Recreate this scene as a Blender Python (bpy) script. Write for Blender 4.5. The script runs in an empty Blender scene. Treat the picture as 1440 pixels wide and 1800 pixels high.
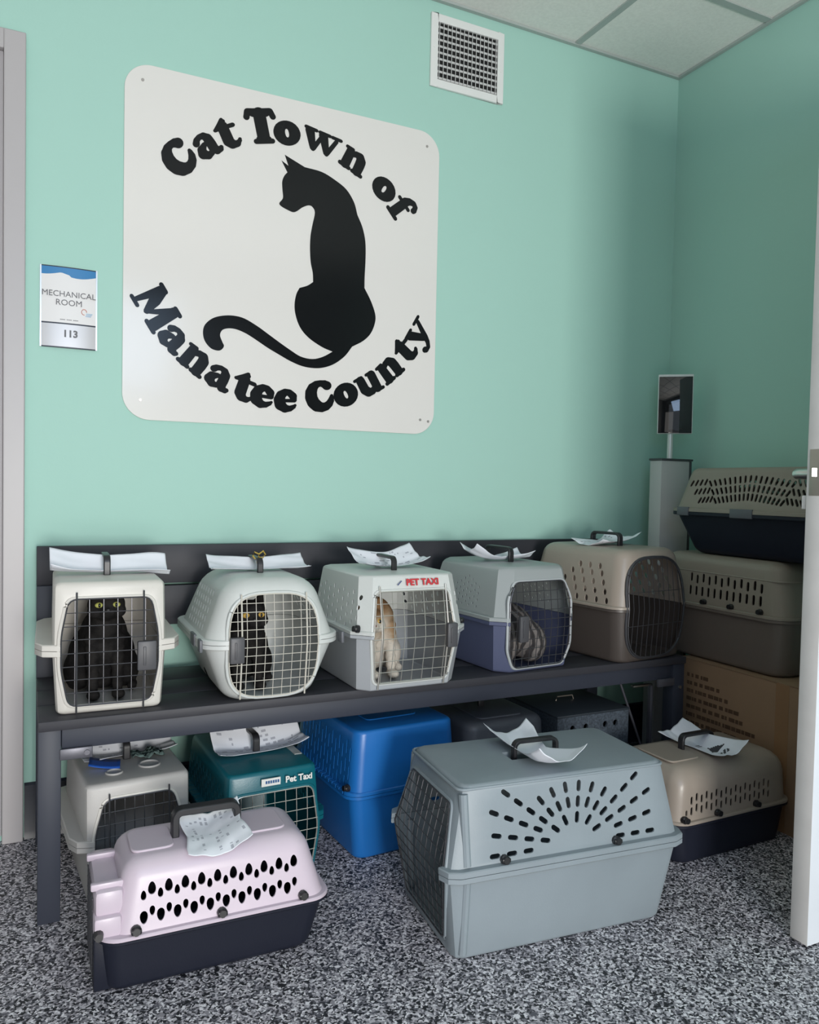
import bpy, bmesh, math, random
from mathutils import Vector, Matrix

random.seed(7)
PI = math.pi
R = math.radians
S = bpy.context.scene
COL = S.collection

# ------------------------------------------------------------------ camera
def make_camera():
    f, yaw, pitch, roll, cx, cy, cz = 1382.7, -.4513, -.0336, .0204, .0101, -2.3746, .9891
    fw = Vector((-math.sin(yaw) * math.cos(pitch), math.cos(yaw) * math.cos(pitch), math.sin(pitch)))
    rt = Vector((math.cos(yaw), math.sin(yaw), 0))
    up = rt.cross(fw)
    rt2 = rt * math.cos(roll) + up * math.sin(roll)
    up2 = -rt * math.sin(roll) + up * math.cos(roll)
    cd = bpy.data.cameras.new('camera')
    cd.sensor_fit = 'VERTICAL'
    cd.sensor_height = 24
    cd.lens = f / 1800 * 24
    cd.clip_start = .02
    co = bpy.data.objects.new('camera', cd)
    COL.objects.link(co)
    m = Matrix((rt2, up2, -fw)).transposed().to_4x4()
    m.translation = Vector((cx, cy, cz))
    co.matrix_world = m
    S.camera = co
make_camera()

# ------------------------------------------------------------------ light
S.view_settings.view_transform = 'Standard'
S.view_settings.look = 'None'
S.view_settings.gamma = 1
S.view_settings.exposure = 0.0
w = bpy.data.worlds.new('world')
S.world = w
w.use_nodes = True
w.node_tree.nodes['Background'].inputs[0].default_value = (.75, .88, 1, 1)
w.node_tree.nodes['Background'].inputs[1].default_value = .5

def area(name, loc, target, sx, sy, power, col):
    l = bpy.data.lights.new(name, 'AREA')
    l.shape = 'RECTANGLE'; l.size = sx; l.size_y = sy; l.energy = power; l.color = col
    o = bpy.data.objects.new(name, l)
    COL.objects.link(o)
    o.location = loc
    o.rotation_euler = (Vector(target) - Vector(loc)).to_track_quat('-Z', 'Y').to_euler()
    return o
# daylight from the glazed entrance behind the camera: sky glow and the sunlit ground outside, plus an added left fill
area('entrance_daylight', (.30, -5.0, .75), (.0, 0, 1.15), 1.0, 1.1, 128, (1, .98, .94))
area('left_fill', (-1.1, -3.3, .9), (-.2, 0, 1.2), 1.0, 1.4, 3, (1, .97, .92))  # added weak fill that brightens the left side; no window stands here
area('ground_bounce', (-.1, -3.1, .1), (.3, 0, 1.9), 1.5, .4, 8, (1, .95, .88))
area('sky_glow', (.2, -3.2, 1.9), (.4, -.9, 0), 1.4, .7, 14, (.50, .70, 1))

# ------------------------------------------------------------------ materials
MATS = {}
def mat(name, col, rough=.5, metal=0, spec=.5, bump=0, bscale=60, vary=0, coat=0, vscale=6):
    if name in MATS: return MATS[name]
    m = bpy.data.materials.new(name); m.use_nodes = True
    nt = m.node_tree; b = nt.nodes['Principled BSDF']
    b.inputs['Base Color'].default_value = (*col, 1)
    b.inputs['Roughness'].default_value = rough
    b.inputs['Metallic'].default_value = metal
    b.inputs['Specular IOR Level'].default_value = spec
    b.inputs['Coat Weight'].default_value = coat
    tc = nt.nodes.new('ShaderNodeTexCoord')
    if vary:
        n = nt.nodes.new('ShaderNodeTexNoise'); n.inputs['Scale'].default_value = vscale; n.inputs['Detail'].default_value = 5
        nt.links.new(tc.outputs['Object'], n.inputs['Vector'])
        r = nt.nodes.new('ShaderNodeValToRGB')
        r.color_ramp.elements[0].position = .3; r.color_ramp.elements[1].position = .7
        r.color_ramp.elements[0].color = (*[c * (1 - vary) for c in col], 1)
        r.color_ramp.elements[1].color = (*[min(1, c * (1 + vary)) for c in col], 1)
        nt.links.new(n.outputs['Fac'], r.inputs['Fac'])
        nt.links.new(r.outputs['Color'], b.inputs['Base Color'])
    if bump:
        n2 = nt.nodes.new('ShaderNodeTexNoise'); n2.inputs['Scale'].default_value = bscale; n2.inputs['Detail'].default_value = 3
        nt.links.new(tc.outputs['Object'], n2.inputs['Vector'])
        bp = nt.nodes.new('ShaderNodeBump'); bp.inputs['Strength'].default_value = bump; bp.inputs['Distance'].default_value = .002
        nt.links.new(n2.outputs['Fac'], bp.inputs['Height'])
        nt.links.new(bp.outputs['Normal'], b.inputs['Normal'])
    MATS[name] = m
    return m

def floor_mat():
    m = bpy.data.materials.new('speckled_floor'); m.use_nodes = True
    nt = m.node_tree; b = nt.nodes['Principled BSDF']
    tc = nt.nodes.new('ShaderNodeTexCoord')
    nz = nt.nodes.new('ShaderNodeTexNoise'); nz.inputs['Scale'].default_value = 120; nz.inputs['Detail'].default_value = 2
    nt.links.new(tc.outputs['Object'], nz.inputs['Vector'])
    mx = nt.nodes.new('ShaderNodeMix'); mx.data_type = 'VECTOR'
    mx.inputs[0].default_value = .012
    nt.links.new(tc.outputs['Object'], mx.inputs[4]); nt.links.new(nz.outputs['Color'], mx.inputs[5])
    v = nt.nodes.new('ShaderNodeTexVoronoi'); v.inputs['Scale'].default_value = 260; v.voronoi_dimensions = '2D'
    nt.links.new(mx.outputs[1], v.inputs['Vector'])
    sp = nt.nodes.new('ShaderNodeSeparateColor'); nt.links.new(v.outputs['Color'], sp.inputs[0])
    r = nt.nodes.new('ShaderNodeValToRGB'); r.color_ramp.interpolation = 'CONSTANT'
    e = r.color_ramp.elements
    e[0].position = 0; e[0].color = (.014, .015, .020, 1)
    e[1].position = .28; e[1].color = (.105, .103, .124, 1)
    for p, c in ((.44, (.29, .275, .305)), (.64, (.54, .51, .55)), (.84, (.82, .79, .83))):
        q = e.new(p); q.color = (*c, 1)
    nt.links.new(sp.outputs[0], r.inputs['Fac'])
    nt.links.new(r.outputs['Color'], b.inputs['Base Color'])
    b.inputs['Roughness'].default_value = .55
    return m

def fur_mat(name, a, b_, scale, wave=False, third=None):
    m = bpy.data.materials.new(name); m.use_nodes = True
    nt = m.node_tree; b = nt.nodes['Principled BSDF']; b.inputs['Roughness'].default_value = .85
    b.inputs['Specular IOR Level'].default_value = .2
    tc = nt.nodes.new('ShaderNodeTexCoord')
    if wave:
        n = nt.nodes.new('ShaderNodeTexWave'); n.inputs['Scale'].default_value = scale; n.inputs['Distortion'].default_value = 6
        n.inputs['Detail'].default_value = 3
    else:
        n = nt.nodes.new('ShaderNodeTexNoise'); n.inputs['Scale'].default_value = scale
    nt.links.new(tc.outputs['Object'], n.inputs['Vector'])
    r = nt.nodes.new('ShaderNodeValToRGB')
    r.color_ramp.elements[0].position = .4; r.color_ramp.elements[0].color = (*a, 1)
    r.color_ramp.elements[1].position = .6; r.color_ramp.elements[1].color = (*b_, 1)
    if third:
        q = r.color_ramp.elements.new(.5); q.color = (*third, 1)
    nt.links.new(n.outputs['Fac'], r.inputs['Fac']); nt.links.new(r.outputs['Color'], b.inputs['Base Color'])
    if third:
        sx = nt.nodes.new('ShaderNodeSeparateXYZ'); nt.links.new(tc.outputs['Object'], sx.inputs[0])
        m1 = nt.nodes.new('ShaderNodeMath'); m1.operation = 'MULTIPLY_ADD'; m1.inputs[1].default_value = 3.2; m1.inputs[2].default_value = -.42
        nt.links.new(sx.outputs['Z'], m1.inputs[0])
        m2 = nt.nodes.new('ShaderNodeMath'); nt.links.new(m1.outputs[0], m2.inputs[0]); nt.links.new(n.outputs['Fac'], m2.inputs[1])
        nt.links.new(m2.outputs[0], r.inputs['Fac'])
    n2 = nt.nodes.new('ShaderNodeTexNoise'); n2.inputs['Scale'].default_value = 350
    nt.links.new(tc.outputs['Object'], n2.inputs['Vector'])
    bp = nt.nodes.new('ShaderNodeBump'); bp.inputs['Strength'].default_value = .5; bp.inputs['Distance'].default_value = .003
    nt.links.new(n2.outputs['Fac'], bp.inputs['Height']); nt.links.new(bp.outputs['Normal'], b.inputs['Normal'])
    return m

M_WALL = mat('teal_wall_paint', (.40, .645, .562), .62, bump=.08, bscale=150, spec=.3)
M_CEIL = mat('ceiling_tile', (.88, .86, .82), .9, bump=.5, bscale=260, vary=.04, vscale=90)
M_GRID = mat('ceiling_grid', (.42, .46, .44), .5)
M_FLOOR = floor_mat()
M_BASE = mat('black_cove_base', (.012, .016, .03), .35)
M_FRAME = mat('grey_door_frame', (.46, .435, .44), .4)
M_LEAF = mat('grey_door_leaf', (.42, .40, .41), .45)
M_WDOOR = mat('white_door_paint', (.70, .73, .78), .42, vary=.03, vscale=9)
M_WEDGE = mat('white_door_edge', (.62, .60, .58), .5, vary=.05, vscale=12)
M_STEEL = mat('brushed_steel', (.62, .61, .58), .3, metal=1)
M_BRASSY = mat('worn_steel_plate', (.42, .38, .33), .45, metal=.8)
M_SIGN = mat('glossy_white_acrylic', (.78, .755, .72), .14, spec=.5)
M_BLACK = mat('black_vinyl', (.008, .009, .010), .16, spec=.28)
M_VENT = mat('white_vent_paint', (.80, .80, .78), .45)
M_VANE = mat('grey_vent_vane', (.58, .58, .57), .45)
M_DARK = mat('duct_black', (.01, .01, .01), .8)
M_BENCH = mat('charcoal_bench_paint', (.036, .041, .058), .48, spec=.35, bump=.05, bscale=40)
M_SEAT = mat('charcoal_bench_plank', (.040, .040, .048), .5, spec=.3, bump=.1, bscale=30)
M_BRKT = mat('bench_bracket', (.12, .12, .14), .4, metal=.5)
M_PAPER = mat('white_paper', (.80, .82, .88), .7)
M_INK = mat('printed_ink', (.10, .10, .14), .8)
M_BLUEINK = mat('blue_print', (.02, .12, .55), .6)
M_HANDLE = mat('black_plastic', (.018, .018, .021), .38)
M_KNOB = mat('knob_plastic', (.012, .012, .014), .4)
M_WIRE_L = mat('bright_wire', (.62, .60, .55), .32, metal=.7)
M_WIRE_W = mat('white_wire', (.74, .73, .70), .4)
M_WIRE_B = mat('beige_wire', (.60, .57, .50), .4)
M_WIRE_D = mat('dark_wire', (.10, .10, .11), .38, metal=.6)
M_LATCH = mat('grey_latch', (.075, .075, .082), .45)

# ------------------------------------------------------------------ mesh helpers
def new_obj(name, me, m=None, parent=None):
    o = bpy.data.objects.new(name, me); COL.objects.link(o)
    if m is not None:
        for k in (m if isinstance(m, (list, tuple)) else [m]): me.materials.append(k)
    if parent: o.parent = parent
    return o
def finish(name, bm, m, parent=None, smooth=35):
    bmesh.ops.remove_doubles(bm, verts=bm.verts, dist=1e-6)
    me = bpy.data.meshes.new(name); bm.to_mesh(me); bm.free()
    if smooth:
        me.shade_smooth(); me.set_sharp_from_angle(angle=R(smooth))
    return new_obj(name, me, m, parent)
def tag(o, label, cat, group=None):
    o['label'] = label; o['category'] = cat
    if group: o['group'] = group
    return o
def struct(o):
    o['kind'] = 'structure'; return o
def empty(name, loc, yaw=0):
    e = bpy.data.objects.new(name, None); COL.objects.link(e)
    e.location = loc; e.rotation_euler = (0, 0, yaw); e.empty_display_size = .05
    return e
def box(bm, a, b, bev=0, rot=None):
    vs = [bm.verts.new((x, y, z)) for x in (a[0], b[0]) for y in (a[1], b[1]) for z in (a[2], b[2])]
    fs = [(0, 1, 3, 2), (4, 6, 7, 5), (0, 4, 5, 1), (2, 3, 7, 6), (0, 2, 6, 4), (1, 5, 7, 3)]
    F = [bm.faces.new([vs[i] for i in f]) for f in fs]
    if rot is not None:
        bmesh.ops.transform(bm, matrix=rot, verts=vs)
    if bev:
        es = {e for f in F for e in f.edges}
        bmesh.ops.bevel(bm, geom=list(es), offset=bev, segments=2, affect='EDGES', profile=.5)
def bx(name, a, b, m, parent=None, bev=0, rot=None):
    bm = bmesh.new(); box(bm, a, b, bev, rot); bmesh.ops.recalc_face_normals(bm, faces=bm.faces)
    return finish(name, bm, m, parent)
def tube(bm, pts, r, n=6, closed=False):
    pts = [Vector(p) for p in pts]
    N = len(pts); rings = []
    for i, p in enumerate(pts):
        if closed: d = pts[(i + 1) % N] - pts[i - 1]
        else: d = pts[min(i + 1, N - 1)] - pts[max(i - 1, 0)]
        d.normalize()
        a = Vector((0, 0, 1)) if abs(d.z) < .9 else Vector((1, 0, 0))
        u = d.cross(a).normalized(); v = d.cross(u)
        rr = r[i] if isinstance(r, (list, tuple)) else r
        rings.append([bm.verts.new(p + (u * math.cos(2 * PI * k / n) + v * math.sin(2 * PI * k / n)) * rr) for k in range(n)])
    for i in range(N if closed else N - 1):
        A = rings[i]; B = rings[(i + 1) % N]
        for k in range(n):
            bm.faces.new((A[k], A[(k + 1) % n], B[(k + 1) % n], B[k]))
    if not closed:
        bm.faces.new(rings[0][::-1]); bm.faces.new(rings[-1])
def sweep_rect(bm, pts, nrm, wa, wb):
    """sweep a rectangle along a path lying in a plane with normal nrm; wa across plane, wb in plane"""
    pts = [Vector(p) for p in pts]; nrm = Vector(nrm); rings = []
    for i, p in enumerate(pts):
        d = (pts[min(i + 1, len(pts) - 1)] - pts[max(i - 1, 0)]).normalized()
        s = d.cross(nrm).normalized()
        rings.append([bm.verts.new(p + nrm * a + s * b) for a, b in ((-wa, -wb), (wa, -wb), (wa, wb), (-wa, wb))])
    for A, B in zip(rings, rings[1:]):
        for k in range(4): bm.faces.new((A[k], A[(k + 1) % 4], B[(k + 1) % 4], B[k]))
    bm.faces.new(rings[0][::-1]); bm.faces.new(rings[-1])
def prism(bm, poly, axis, a, b):
    """poly in the plane normal to axis (0:x -> (y,z); 1:y -> (x,z); 2:z -> (x,y))"""
    def P(p, t):
        return ((t, p[0], p[1]), (p[0], t, p[1]), (p[0], p[1], t))[axis]
    A = [bm.verts.new(P(p, a)) for p in poly]; B = [bm.verts.new(P(p, b)) for p in poly]
    n = len(poly)
    bm.faces.new(A[::-1]); bm.faces.new(B)
    for i in range(n): bm.faces.new((A[i], A[(i + 1) % n], B[(i + 1) % n], B[i]))
def round_poly(pts, r, n=4):
    out = []; N = len(pts)
    for i in range(N):
        p0, p, p1 = Vector(pts[i - 1]), Vector(pts[i]), Vector(pts[(i + 1) % N])
        a = (p0 - p); b = (p1 - p); rr = min(r, a.length * .45, b.length * .45)
        A = p + a.normalized() * rr; B = p + b.normalized() * rr
        for k in range(n + 1):
            t = k / n
            q = A * (1 - t) ** 2 + p * 2 * t * (1 - t) + B * t * t
            out.append((q.x, q.y))
    return out
def eval_replace(o):
    dg = bpy.context.evaluated_depsgraph_get()
    me = bpy.data.meshes.new_from_object(o.evaluated_get(dg), depsgraph=dg)
    o.modifiers.clear(); old = o.data; o.data = me; bpy.data.meshes.remove(old)
def cut(o, cutter_bm):
    bmesh.ops.recalc_face_normals(cutter_bm, faces=cutter_bm.faces)
    me = bpy.data.meshes.new('c'); cutter_bm.to_mesh(me); cutter_bm.free()
    c = bpy.data.objects.new('c', me); COL.objects.link(c); c.parent = o.parent
    md = o.modifiers.new('b', 'BOOLEAN'); md.object = c; md.solver = 'EXACT'
    bpy.context.view_layer.update()
    n0 = len(o.data.polygons)
    dg = bpy.context.evaluated_depsgraph_get()
    if len(o.evaluated_get(dg).data.polygons) < n0 * .8:
        md.use_self = True; bpy.context.view_layer.update()
    eval_replace(o)
    if len(o.data.polygons) < n0 * .8: print('CUT FAILED', o.name)
    bpy.data.objects.remove(c); bpy.data.meshes.remove(me)
    o.data.shade_smooth(); o.data.set_sharp_from_angle(angle=R(32))
def text_obj(name, s, size, loc, rot, m, parent=None, ext=.0004, bold=0, sx=1, align='CENTER'):
    c = bpy.data.curves.new(name, 'FONT'); c.body = s; c.size = size; c.extrude = ext; c.offset = bold
    c.align_x = align; c.align_y = 'CENTER'; c.resolution_u = 3
    t = bpy.data.objects.new(name, c); COL.objects.link(t)
    bpy.context.view_layer.update()
    dg = bpy.context.evaluated_depsgraph_get()
    me = bpy.data.meshes.new_from_object(t.evaluated_get(dg), depsgraph=dg)
    bpy.data.objects.remove(t)
    me.materials.clear()
    o = new_obj(name, me, m, parent); o.location = loc; o.rotation_euler = rot; o.scale = (sx, 1, 1)
    return o

# ------------------------------------------------------------------ room shell
XR, HC = 2.293, 2.6031
XL, YF = -2.2, -3.6
struct(bx('floor', (XL - .2, YF - 1.6, -.1), (XR + .2, .2, 0), M_FLOOR))
struct(bx('wall_back', (XL - .12, 0, 0), (XR + .12, .12, HC), M_WALL))
struct(bx('wall_right', (XR, YF, 0), (XR + .12, 0, HC), M_WALL))
M_UNS = mat('dark_unseen_wall', (.15, .147, .143), .7)  # unseen walls, coloured dark to cut light bounced back into the room
struct(bx('wall_left', (XL - .12, YF, 0), (XL, 0, HC), M_UNS))
bm = bmesh.new()
box(bm, (XL, YF - .12, 0), (-1.5, YF, HC)); box(bm, (1.6, YF - .12, 0), (XR, YF, HC)); box(bm, (-1.5, YF - .12, 2.2), (1.6, YF, HC))
struct(finish('wall_front', bm, M_UNS))
ce = struct(bx('ceiling', (XL - .12, YF - .12, HC), (XR + .12, .12, HC + .1), M_CEIL))
bm = bmesh.new()
tx0, ty0 = 1.7918, -.4307
x = tx0
while x > XL: box(bm, (x - .012, YF, HC - .006), (x + .012, -.001, HC - .0005)); x -= .61
y = ty0
while y > YF: box(bm, (XL, y - .012, HC - .0055), (XR - .001, y + .012, HC - .0004)); y -= .61
g = finish('ceiling_grid', bm, M_GRID, ce)
bm = bmesh.new()
box(bm, (XL, -.015, HC - .009), (XR - .001, -.001, HC - .0003)); box(bm, (XR - .015, YF, HC - .0088), (XR - .001, -.015, HC - .0003))
finish('wall_angle', bm, M_GRID, ce)
bm = bmesh.new()
prism(bm, [(0, 0), (-.016, 0), (-.010, .02), (-.008, .146), (-.003, .152), (0, .152)], 0, .002, XR - .001)
struct(finish('baseboard_back', bm, M_BASE))
bm = bmesh.new()
prism(bm, [(XR - .001, 0), (XR - .016, 0), (XR - .010, .02), (XR - .008, .146), (XR - .003, .152), (XR - .001, .152)], 1, -1.2, -.017)
struct(finish('baseboard_right', bm, M_BASE))
# left door (closed) with steel frame on the back wall
d1 = struct(empty('door_1', (-.5, 0, 0)))
bm = bmesh.new()
T = 2.157
o_ = .5
box(bm, (-.052 + o_, -.030, 0), (0 + o_, -.0005, T)); box(bm, (-1.05 + o_, -.030, 0), (-.998 + o_, -.0005, T))
box(bm, (-.998 + o_, -.030, T - .052), (-.052 + o_, -.0005, T))
fr = finish('door_frame', bm, M_FRAME, d1)
md = fr.modifiers.new('bev', 'BEVEL'); md.width = .003; md.segments = 2
bm = bmesh.new(); box(bm, (-.990 + o_, -.012, .018), (-.053 + o_, -.0006, T - .053), .001)
finish('door_leaf', bm, M_LEAF, d1)
# right door standing open at a right angle to the right wall
d2 = struct(empty('door_2', (XR - .01, -1.232, 0)))
DX = 1.532 - (XR - .01)
bm = bmesh.new(); box(bm, (DX, -.022, .008), (-.002, .022, 2.10), .0015)
lf = finish('door_leaf', bm, [M_WDOOR, M_WEDGE], d2)
for p in lf.data.polygons:
    if p.normal.x < -.8: p.material_index = 1
bm = bmesh.new(); box(bm, (DX - .0015, -.0145, .985), (DX + .001, .0145, 1.085), .0006)
finish('latch_plate', bm, M_BRASSY, d2)
bm = bmesh.new(); prism(bm, [(DX - .001, -.004), (DX - .001, .007), (DX - .010, .002)], 2, 1.026, 1.044)
finish('latch_bolt', bm, M_STEEL, d2)
lev = None
bm = bmesh.new()
zc = 1.034
tube(bm, [(DX + .062, .022, zc), (DX + .062, .028, zc)], .026, 20)
tube(bm, [(DX + .062, .026, zc), (DX + .062, .085, zc), (DX + .068, .097, zc), (DX + .085, .102, zc), (DX + .16, .102, zc)], .012, 14)
finish('lever_handle', bm, M_STEEL, d2)
bm = bmesh.new(); box(bm, (DX + .004, .022, .955), (DX + .03, .036, .985), .002)
finish('strike_bumper', bm, M_WEDGE, d2)

# ------------------------------------------------------------------ air vent
v = empty('air_vent', (1.3433, 0, 2.435))
tag(v, 'white square air vent grille high on the teal wall near the ceiling', 'air vent')
hw, hh = .1421, .1198
iw, ih = .1175, .0935
bm = bmesh.new()
for sx in (-1, 1): box(bm, (min(sx * iw, sx * hw), -.009, -hh), (max(sx * iw, sx * hw), -.0005, hh))
for sz in (-1, 1): box(bm, (-iw, -.009, min(sz * ih, sz * hh)), (iw, -.0005, max(sz * ih, sz * hh)))
f_ = finish('frame', bm, M_VENT, v); md = f_.modifiers.new('b', 'BEVEL'); md.width = .0015
bx('duct_backing', (-iw, -.0012, -ih), (iw, -.0004, ih), M_DARK, v)
for i in range(15):
    x = -iw + (i + .5) * 2 * iw / 15
    rot = Matrix.Translation((x, -.006, 0)) @ Matrix.Rotation(R(-22), 4, 'Z')
    bx('vane', (-.0010, -.0035, -ih), (.0010, .0035, ih), M_VANE, v, rot=rot)
for i in range(9):
    z = -ih + (i + .35) * 2 * ih / 9
    bx('cross_blade', (-iw, -.0032, z - .0035), (iw, -.0018, z + .0035), M_VANE, v)
for sx in (-1, 1):
    bm = bmesh.new(); tube(bm, [(sx * .13, -.0085, -.012 if sx > 0 else .008), (sx * .13, -.0105, -.012 if sx > 0 else .008)], .003, 10)
    finish('screw', bm, M_VENT, v)

# ------------------------------------------------------------------ room number sign
rs = empty('room_sign', (.1075, 0, 1.4567))
tag(rs, 'small silver room sign beside the grey door reading MECHANICAL ROOM 113', 'sign')
W2, H2 = .0725, .110
M_RSF = mat('silver_sign_rail', (.55, .56, .56), .3, metal=.6)
M_RSP = mat('sign_insert', (.78, .76, .75), .35)
M_RSN = mat('sign_number_plate', (.52, .50, .49), .3, metal=.3)
M_RSB = mat('sign_blue', (.03, .20, .45), .35)
M_TXT = mat('sign_text_grey', (.13, .13, .14), .5)
def curved_panel(bm, x0, x1, z0, z1, y0, bulge, n=10, zf=None, zf0=None):
    A = []
    for i in range(n + 1):
        x = x0 + (x1 - x0) * i / n
        yy = y0 - bulge * (1 - (x / W2) ** 2)
        zt = zf(x) if zf else z1
        zb = zf0(x) if zf0 else z0
        A.append([bm.verts.new(c) for c in ((x, yy, zb), (x, yy, zt), (x, -.0005, zt), (x, -.0005, zb))])
    for a, b in zip(A, A[1:]):
        for k in range(4): bm.faces.new((a[k], a[(k + 1) % 4], b[(k + 1) % 4], b[k]))
    bm.faces.new(A[0][::-1]); bm.faces.new(A[-1])
bm = bmesh.new(); curved_panel(bm, -W2 + .004, W2 - .004, -.042, H2 - .003, -.004, .005)
finish('name_panel', bm, M_RSP, rs)
bm = bmesh.new(); curved_panel(bm, -W2 + .004, W2 - .004, -H2 + .003, -.046, -.004, .005)
finish('number_panel', bm, M_RSN, rs)
for sx in (-1, 1):
    bx('side_rail', (min(sx * W2, sx * (W2 - .004)), -.006, -H2), (max(sx * W2, sx * (W2 - .004)), -.0004, H2), M_RSF, rs)
for a, b in ((-H2, -H2 + .003), (-.046, -.042), (H2 - .003, H2)):
    bm = bmesh.new(); curved_panel(bm, -W2 + .004, W2 - .004, a, b, -.0035, .005)
    finish('cross_rail', bm, M_BASE, rs)
bm = bmesh.new()
curved_panel(bm, -W2 + .004, W2 - .004, 0, H2 - .003, -.0044, .005, 24, None, lambda x: .0935 + .0085 * math.sin((x + .02) / W2 * 2.6) * -1 * (1 if x > -.02 else -.9) - (.004 if x > 0 else 0))
finish('blue_wave', bm, M_RSB, rs)
text_obj('lettering', 'MECHANICAL', .0218, (0, -.0093, .035), (R(90), 0, 0), M_TXT, rs)
text_obj('lettering', 'ROOM', .0225, (0, -.0096, .012), (R(90), 0, 0), M_TXT, rs)
text_obj('lettering', '113', .026, (.004, -.0093, -.072), (R(90), 0, 0), M_TXT, rs, bold=.0010)
bm = bmesh.new()
for k in range(14):
    if k in (4, 9): continue
    x = -.022 + k * .0033; box(bm, (x, -.0096, -.0345), (x + .0024, -.0088, -.0325))
finish('small_print', bm, M_TXT, rs)
bm = bmesh.new()
ring = [(.0385 + .0065 * math.cos(t * PI / 9), -.0080, -.008 + .0075 * math.sin(t * PI / 9)) for t in range(0, 15)]
tube(bm, ring, .0011, 6)
finish('emblem', bm, mat('emblem_red', (.6, .25, .2), .5), rs)
bm = bmesh.new()
for k in range(3): box(bm, (.044 - k * .001, -.0078, -.013 - k * .0035), (.060 - k * .002, -.0060, -.011 - k * .0035))
finish('emblem', bm, mat('emblem_blue', (.35, .5, .65), .5), rs)

# ------------------------------------------------------------------ large club sign
SX0, SX1, SZ0, SZ1 = .2467, 1.2422, 1.1619, 2.1620
sg = empty('wall_sign', ((SX0 + SX1) / 2, 0, (SZ0 + SZ1) / 2))
tag(sg, 'large glossy white rounded square sign with black seated cat silhouette and curved lettering', 'sign')
cxs, czs = (SX0 + SX1) / 2, (SZ0 + SZ1) / 2
hw, hh, rc = (SX1 - SX0) / 2, (SZ1 - SZ0) / 2, .075
poly = []
for (sx, sz, a0) in ((1, 1, 0), (-1, 1, 90), (-1, -1, 180), (1, -1, 270)):
    for k in range(13):
        a = R(a0 + 90 * k / 12)
        poly.append((sx * (hw - rc) + rc * math.cos(a), sz * (hh - rc) + rc * math.sin(a)))
bm = bmesh.new(); prism(bm, poly, 1, -.0065, -.0005)
bmesh.ops.recalc_face_normals(bm, faces=bm.faces)
p_ = finish('sign_panel', bm, M_SIGN, sg, 25)
md = p_.modifiers.new('b', 'BEVEL'); md.width = .0008; md.limit_method = 'ANGLE'
for (x, z) in ((.295, 2.116), (1.195, 2.114), (.296, 1.218), (1.19, 1.21), (1.22, 1.206)):
    bm = bmesh.new(); tube(bm, [(x - cxs, -.0060, z - czs), (x - cxs, -.0078, z - czs)], .0045, 12)
    finish('screw', bm, mat('sign_screw', (.45, .42, .40), .35, metal=.5), sg)
CAT = [(.71,1.99,1),(.774,1.965,1),(.829,1.961,0),(.872,1.945,0),(.912,1.922,0),(.939,1.886,0),(.951,1.849,1),(.969,1.813,0),(.98,1.77,0),(.982,1.717,0),(.98,1.655,0),(.98,1.621,1),(1.003,1.583,0),(1.019,1.543,0),(1.019,1.514,0),(1.005,1.479,0),(.979,1.452,0),(.941,1.43,1),(.917,1.398,0),(.883,1.371,0),(.848,1.356,0),(.814,1.351,0),(.776,1.354,0),(.738,1.366,0),(.701,1.383,0),(.664,1.401,0),(.634,1.418,0),(.6,1.436,0),(.57,1.446,0),(.546,1.447,0),(.527,1.44,0),(.52,1.424,0),(.527,1.405,0),(.532,1.393,0),(.524,1.381,0),(.511,1.378,0),(.492,1.384,0),(.475,1.404,0),(.47,1.429,0),(.476,1.451,0),(.497,1.471,0),(.526,1.482,0),(.559,1.486,0),(.593,1.481,0),(.633,1.462,0),(.663,1.444,0),(.704,1.419,0),(.737,1.4,0),(.771,1.383,0),(.809,1.379,0),(.843,1.389,0),(.875,1.408,1),(.838,1.42,0),(.795,1.444,0),(.767,1.473,0),(.752,1.509,0),(.748,1.541,0),(.753,1.573,0),(.763,1.594,1),(.788,1.604,0),(.807,1.618,1),(.805,1.647,0),(.798,1.678,0),(.795,1.718,0),(.796,1.758,0),(.802,1.795,0),(.809,1.832,0),(.801,1.848,0),(.788,1.851,0),(.768,1.841,0),(.751,1.827,0),(.739,1.822,0),(.724,1.825,0),(.702,1.833,0),(.695,1.842,0),(.706,1.859,0),(.704,1.885,0),(.703,1.908,0),(.709,1.926,0),(.719,1.939,1),(.71,1.954,0),(.7,1.971,1),(.722,1.959,1)]
def smooth_outline(P, n=4):
    out = []; N = len(P)
    for i in range(N):
        p0, p1, p2, p3 = P[i - 1], P[i], P[(i + 1) % N], P[(i + 2) % N]
        t1 = (0, 0) if p1[2] else ((p2[0] - p0[0]) / 2, (p2[1] - p0[1]) / 2)
        t2 = (0, 0) if p2[2] else ((p3[0] - p1[0]) / 2, (p3[1] - p1[1]) / 2)
        if p1[2] and p2[2]: out.append((p1[0], p1[1])); continue
        if p1[2]: t1 = (p2[0] - p1[0], p2[1] - p1[1])
        if p2[2]: t2 = (p2[0] - p1[0], p2[1] - p1[1])
        for k in range(n):
            t = k / n; h00 = 2*t**3 - 3*t*t + 1; h10 = t**3 - 2*t*t + t; h01 = -2*t**3 + 3*t*t; h11 = t**3 - t*t
            out.append(tuple(h00*p1[j] + h10*t1[j] + h01*p2[j] + h11*t2[j] for j in (0, 1)))
    return out
bm = bmesh.new(); prism(bm, [(a - cxs, b - czs) for a, b in smooth_outline(CAT)], 1, -.0076, -.0062)
bmesh.ops.recalc_face_normals(bm, faces=bm.faces)
finish('cat_silhouette', bm, M_BLACK, sg, 20)
def ell(cx, cy, rx, ry, spec):
    return [(cx + rx * math.cos(R(a)), cy + ry * math.sin(R(a)), r) for a, r in spec]
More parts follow.
